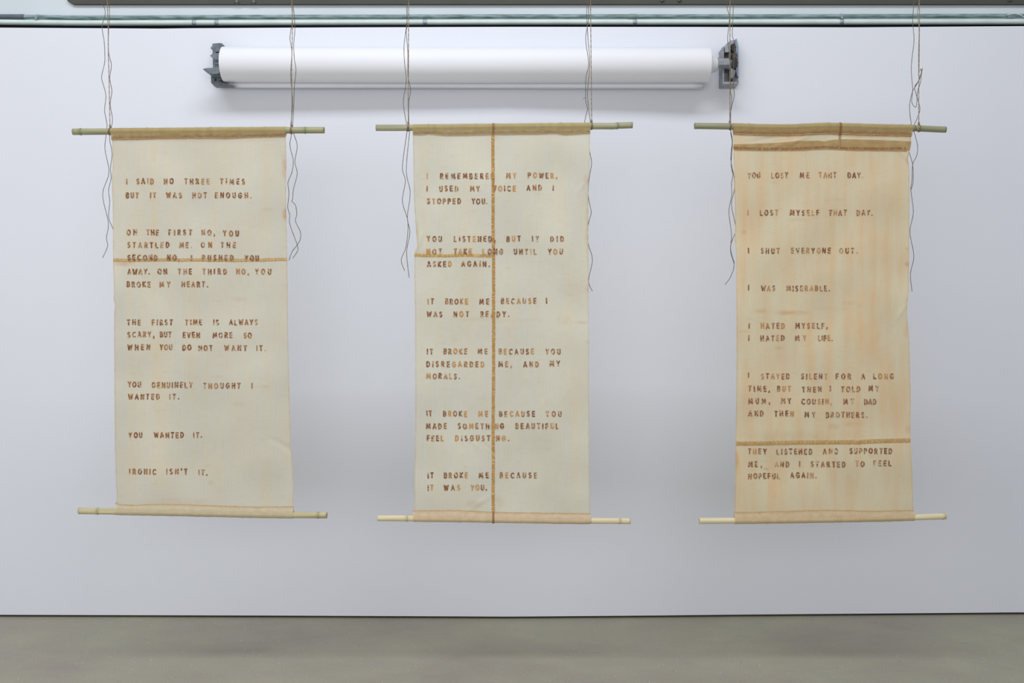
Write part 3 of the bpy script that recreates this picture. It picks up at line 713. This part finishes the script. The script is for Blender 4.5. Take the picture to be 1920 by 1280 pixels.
stitches(S,ls,2.8,BR(196,164,112),cl,.0012,2.6)
L3=conv(1290,[
 (402,[('YOU',411,501,0),('LOST',573,693),('ME',771,842),('TAHT',904,1027,-2),('DAY.',1103,1213)]),
 (660,[('I',413,421),('LOST',498,625),('MYSELF',705,908),('THAT',973,1100),('DAY.',1164,1278)]),
 (923,[('I',416,425,-3),('SHUT',502,637),('EVERYONE',712,988),('OUT.',1044,1174)])],220)+conv(1290,[
 (223,[('I',415,425,-4),('WAS',504,606),('MISERABLE.',680,984)]),
 (483,[('I',417,427,-2),('HATED',502,671),('MYSELF,',742,968)]),
 (568,[('I',415,425,-2),('HATED',500,670),('MY',741,819),('LIFE.',898,1005)]),
 (832,[('I',413,423,-6),('STAYED',503,705),('SILENT',780,968),('FOR',1023,1128),('A',1199,1220),('LONG',1280,1427)]),
 (918,[('TIME,',414,568),('BUT',615,713),('THEN',787,925,4),('I',980,990,-1),('TOLD',1058,1193,2),('MY',1247,1322,-2)]),
 (1003,[('MUM,',414,568),('MY',643,716),('COUSIN,',783,997,3),('MY',1075,1150,3),('DAD',1218,1305,5)])],480)+conv(1290,[
 (130,[('AND',416,523,-2),('THEN',597,735),('MY',806,882,6),('BROTHERS.',953,1243,9)]),
 (391,[('THEY',414,545),('LISTENED',612,860,2),('AND',930,1040,-1),('SUPPORTED',1116,1415,-3)]),
 (480,[('ME,',416,512),('AND',600,702),('I',769,777,-2),('STARTED',846,1090),('TO',1158,1222,-3),('FEEL',1280,1408,-8)]),
 (561,[('HOPEFUL',416,637,2),('AGAIN.',707,890,-4)])],740)
lettering(S,L3,cl,pal3,13)

# ------------------------------------------------------------------ twines
def cr(a,n=5):
    """Catmull-Rom through the points"""
    P=[a[0]]+a+[a[-1]]; out=[]
    for i in range(1,len(P)-2):
        p0,p1,p2,p3=P[i-1:i+3]
        for k in range(n):
            t=k/n; out.append(tuple(0.5*((2*p1[d])+(-p0[d]+p2[d])*t+(2*p0[d]-5*p1[d]+4*p2[d]-p3[d])*t*t+(-p0[d]+3*p1[d]-3*p2[d]+p3[d])*t*t*t) for d in range(len(p1))))
    out.append(a[-1]); return out
def strand(pts,ox,oy,sc,y,rpx,m,par,name,seed=0,up=False,ply=1):
    q=[(ox+a/sc,oy+b/sc) for a,b in pts]
    if up: q=[(q[0][0]+(q[0][0]-q[1][0])*0.2,-60),(q[0][0],-430)][::-1]+q
    q=cr(q,6)
    # resample with wobble
    dense=[]
    for (a,b) in zip(q,q[1:]):
        n=max(1,int(math.hypot(b[0]-a[0],b[1]-a[1])/1.6))
        for k in range(n): t=k/n; dense.append((a[0]+(b[0]-a[0])*t,a[1]+(b[1]-a[1])*t))
    dense.append(q[-1]); mb=MB()
    for p in range(ply):
        P3=[];rad=[]
        for i,(px,py) in enumerate(dense):
            ph=i*0.55+math.pi*p; off=0.5*rpx if ply>1 else 0
            P3.append(W(px+off*math.cos(ph)+.25*nz(py*.2,seed,p),py,y+off*PX*math.sin(ph)+0.002*nz(py*.03,seed,3)))
            rad.append(rpx*PX*(0.85+.3*abs(nz(i*.9,seed,p)))*(0.72 if ply>1 else 1))
        mb.tube(P3,0,6,None,True,rad)
    return mb.build(name,m,par,True)
def tie(px,py,r,par,m=None,knot=True):
    mb=MB(); c=W(px,py,SY)
    for k in range(3):
        x=c.x+(k-1)*0.0022; rr=r+0.0014
        P3=[(x+0.0015*math.sin(a*2+k),c.y-rr*math.cos(a),c.z+rr*math.sin(a)) for a in [2*math.pi*i/24 for i in range(25)]]
        mb.tube(P3,0.0013,6,None,False)
    mb.build('pole_wrap',m or M_twine,par,True)
    if knot:
        mb=MB(); b=Vector((c.x,c.y,c.z+r+0.0045))
        for s_ in (0,1,2):
            P3=[(b.x+0.0028*math.cos(a+s_*2),b.y+0.0028*math.sin(a),b.z-0.004+0.0042*s_+0.002*math.sin(a+s_)) for a in [2*math.pi*i/12 for i in range(13)]]
            mb.tube(P3,0.0017,6,None,False)
        mb.tube([b+Vector((0,0,-.006)),b+Vector((.0006,0,0)),b+Vector((0,0,.009))],.0026,8)
        mb.build('knot',m or M_twine,par,True)
GR='jute twines holding up the scrolls'
A=4.92; B=4.125
def twine(label,px,pl_):
    return thing('hanging_twine',label,'twine',W(px,interp(pl_,px),SY),GR)
MY=SY-0.001; TY=SY+0.0165   # strands above the pole, tails behind pole and cloth
RM,RT=0.72,0.62
tt=twine('jute twine at the left end of the pale scroll with one crosswise seam',206.3,t1)
strand([(203,0),(208,200),(211,290),(212,470),(218,700),(224,1000),(228,1175)],160,0,A,MY,RM,M_twine,tt,'strand',1,True,2)
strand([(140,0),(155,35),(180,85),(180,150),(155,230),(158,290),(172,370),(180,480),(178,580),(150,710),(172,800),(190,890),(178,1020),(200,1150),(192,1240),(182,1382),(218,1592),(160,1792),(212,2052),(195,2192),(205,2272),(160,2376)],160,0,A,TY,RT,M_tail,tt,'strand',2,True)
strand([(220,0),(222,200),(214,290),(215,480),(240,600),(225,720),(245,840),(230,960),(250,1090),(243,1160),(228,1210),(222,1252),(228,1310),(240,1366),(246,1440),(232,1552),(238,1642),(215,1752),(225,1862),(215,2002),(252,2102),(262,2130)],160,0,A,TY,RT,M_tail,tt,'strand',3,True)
tie(206.3,246.3,PR,tt)
tt=twine('jute twine whose two tails cross at the bottom, beside the pale crosswise-seamed scroll',546.5,t1)
strand([(232,0),(238,130),(235,400),(230,650),(233,900),(228,1160)],500,0,A,MY,RM,M_twine,tt,'strand',4,True,2)
strand([(218,0),(232,60),(235,200),(215,350),(232,480),(222,700),(240,950),(222,1150)],500,0,A,MY+.003,RT,M_tail,tt,'strand',5,True)
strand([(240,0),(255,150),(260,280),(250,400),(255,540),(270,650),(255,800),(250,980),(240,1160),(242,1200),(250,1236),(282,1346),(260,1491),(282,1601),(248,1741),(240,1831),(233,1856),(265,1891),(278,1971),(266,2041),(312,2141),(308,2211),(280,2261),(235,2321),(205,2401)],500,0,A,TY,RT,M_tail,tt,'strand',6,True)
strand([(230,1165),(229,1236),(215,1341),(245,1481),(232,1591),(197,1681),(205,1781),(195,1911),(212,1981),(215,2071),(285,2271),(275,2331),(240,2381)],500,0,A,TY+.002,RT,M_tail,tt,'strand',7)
tie(546.3,244.2,PR,tt)
tt=twine('jute twine with two loose tails, left of the scroll with the vertical seam',765.5,t2)
strand([(228,0),(226,300),(226,650),(223,900),(225,1135)],720,0,A,MY,RM,M_twine,tt,'strand',8,True,2)
strand([(210,0),(212,230),(205,300),(220,480),(222,700),(245,830),(228,950),(230,1140),(236,1190),(236,1216),(206,1573),(242,1776),(215,2002),(239,2145),(209,2324),(232,2560)],720,0,A,TY,RT,M_tail,tt,'strand',9,True)
strand([(211,0),(211,200),(185,420),(190,580),(205,740),(180,920),(185,1010),(207,1140),(212,1190),(212,1216),(170,1536),(197,1668),(170,1858),(221,2050),(203,2276),(159,2395),(191,2497)],720,0,A,TY+.002,RT,M_tail,tt,'strand',10,True)
tie(765.5,239.4,PR,tt)
tt=twine('jute twine weaving behind the right edge of the scroll with the vertical seam',1109.3,t2)
strand([(233,0),(236,400),(240,800),(243,1125)],1060,0,A,MY,RM,M_twine,tt,'strand',11,True,2)
strand([(203,0),(197,120),(203,250),(210,370),(225,590),(205,850),(215,1000),(232,1130)],1060,0,A,MY+.003,RT,M_tail,tt,'strand',12,True)
strand([(214,0),(215,150),(203,250),(188,370),(215,590),(190,720),(188,920),(205,1005),(196,1040),(178,1130),(185,1200),(205,1300),(227,1407),(242,1509),(223,1622),(213,1718),(214,1825),(238,1956),(218,2040),(203,2135),(214,2260),(250,2397),(214,2588),(250,2686)],1060,0,A,TY,RT,M_tail,tt,'strand',13,True)
mb=MB(); mb.tube([W(1098.3,184,MY),W(1095.5,183.6,MY-.001),W(1093.3,185.5,MY)],.0009,6); mb.build('frayed_end',M_tail,tt)
tie(1109.3,236.5,PR,tt)
tt=twine('jute twine in front of the silver bracket, beside the peach-stained scroll',1368.7,t3)
strand([(240,0),(240,250),(240,500),(238,900),(238,1130)],1320,0,A,MY,RM,M_twine,tt,'strand',14,True,2)
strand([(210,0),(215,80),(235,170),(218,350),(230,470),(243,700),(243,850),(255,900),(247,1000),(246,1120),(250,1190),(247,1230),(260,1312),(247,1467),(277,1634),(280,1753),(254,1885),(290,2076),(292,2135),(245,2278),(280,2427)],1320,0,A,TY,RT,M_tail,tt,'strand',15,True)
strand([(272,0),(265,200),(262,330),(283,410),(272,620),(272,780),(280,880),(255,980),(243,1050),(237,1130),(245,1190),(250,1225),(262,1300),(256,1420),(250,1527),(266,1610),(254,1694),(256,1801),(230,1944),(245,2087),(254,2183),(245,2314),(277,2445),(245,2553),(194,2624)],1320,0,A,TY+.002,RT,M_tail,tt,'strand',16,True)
tie(1368.7,237,PR,tt)
tt=twine('jute twine with a tangled bow-like loop above the end of the peach-stained scroll',1723,t3)
strand([(265,0),(265,300),(262,600),(259,900),(260,1150)],1670,0,A,MY,RM,M_twine,tt,'strand',17,True,2)
strand([(262,0),(248,120),(258,220),(262,300),(258,500),(258,700)],1670,0,A,MY+.003,RT,M_twine,tt,'strand',18,True)
strand([(215,0),(203,200),(215,370),(190,620),(203,820),(195,940),(235,985),(247,850),(275,760),(283,690),(290,650)],1670,0,A,MY-.003,RT,M_tail,tt,'strand',19,True)
strand([(288,650),(262,740),(222,800),(238,880),(270,1000),(245,1090),(222,1140),(208,1200),(214,1211),(247,1336),(241,1431),(203,1521),(197,1658),(187,1754),(209,1957),(178,2135),(209,2314),(211,2398),(182,2529),(198,2690)],1670,0,A,TY,RT,M_tail,tt,'strand',20)
strand([(286,665),(250,760),(200,850),(175,970),(180,1070),(190,1150),(180,1230),(160,1300),(170,1397),(203,1521),(206,1682),(185,1754)],1670,0,A,TY+.002,RT,M_tail,tt,'strand',21)
mb=MB(); c=W(1728,131,MY-.004)
mb.tube([c+Vector((-.006,0,.004)),c+Vector((0,-.003,-.002)),c+Vector((.004,0,.006)),c+Vector((.001,.002,-.004)),c+Vector((-.006,0,-.003)),c+Vector((-.002,0,.003))],.0016,6); mb.build('knot',M_twine,tt,True)
tie(1723,240.6,PR,tt)
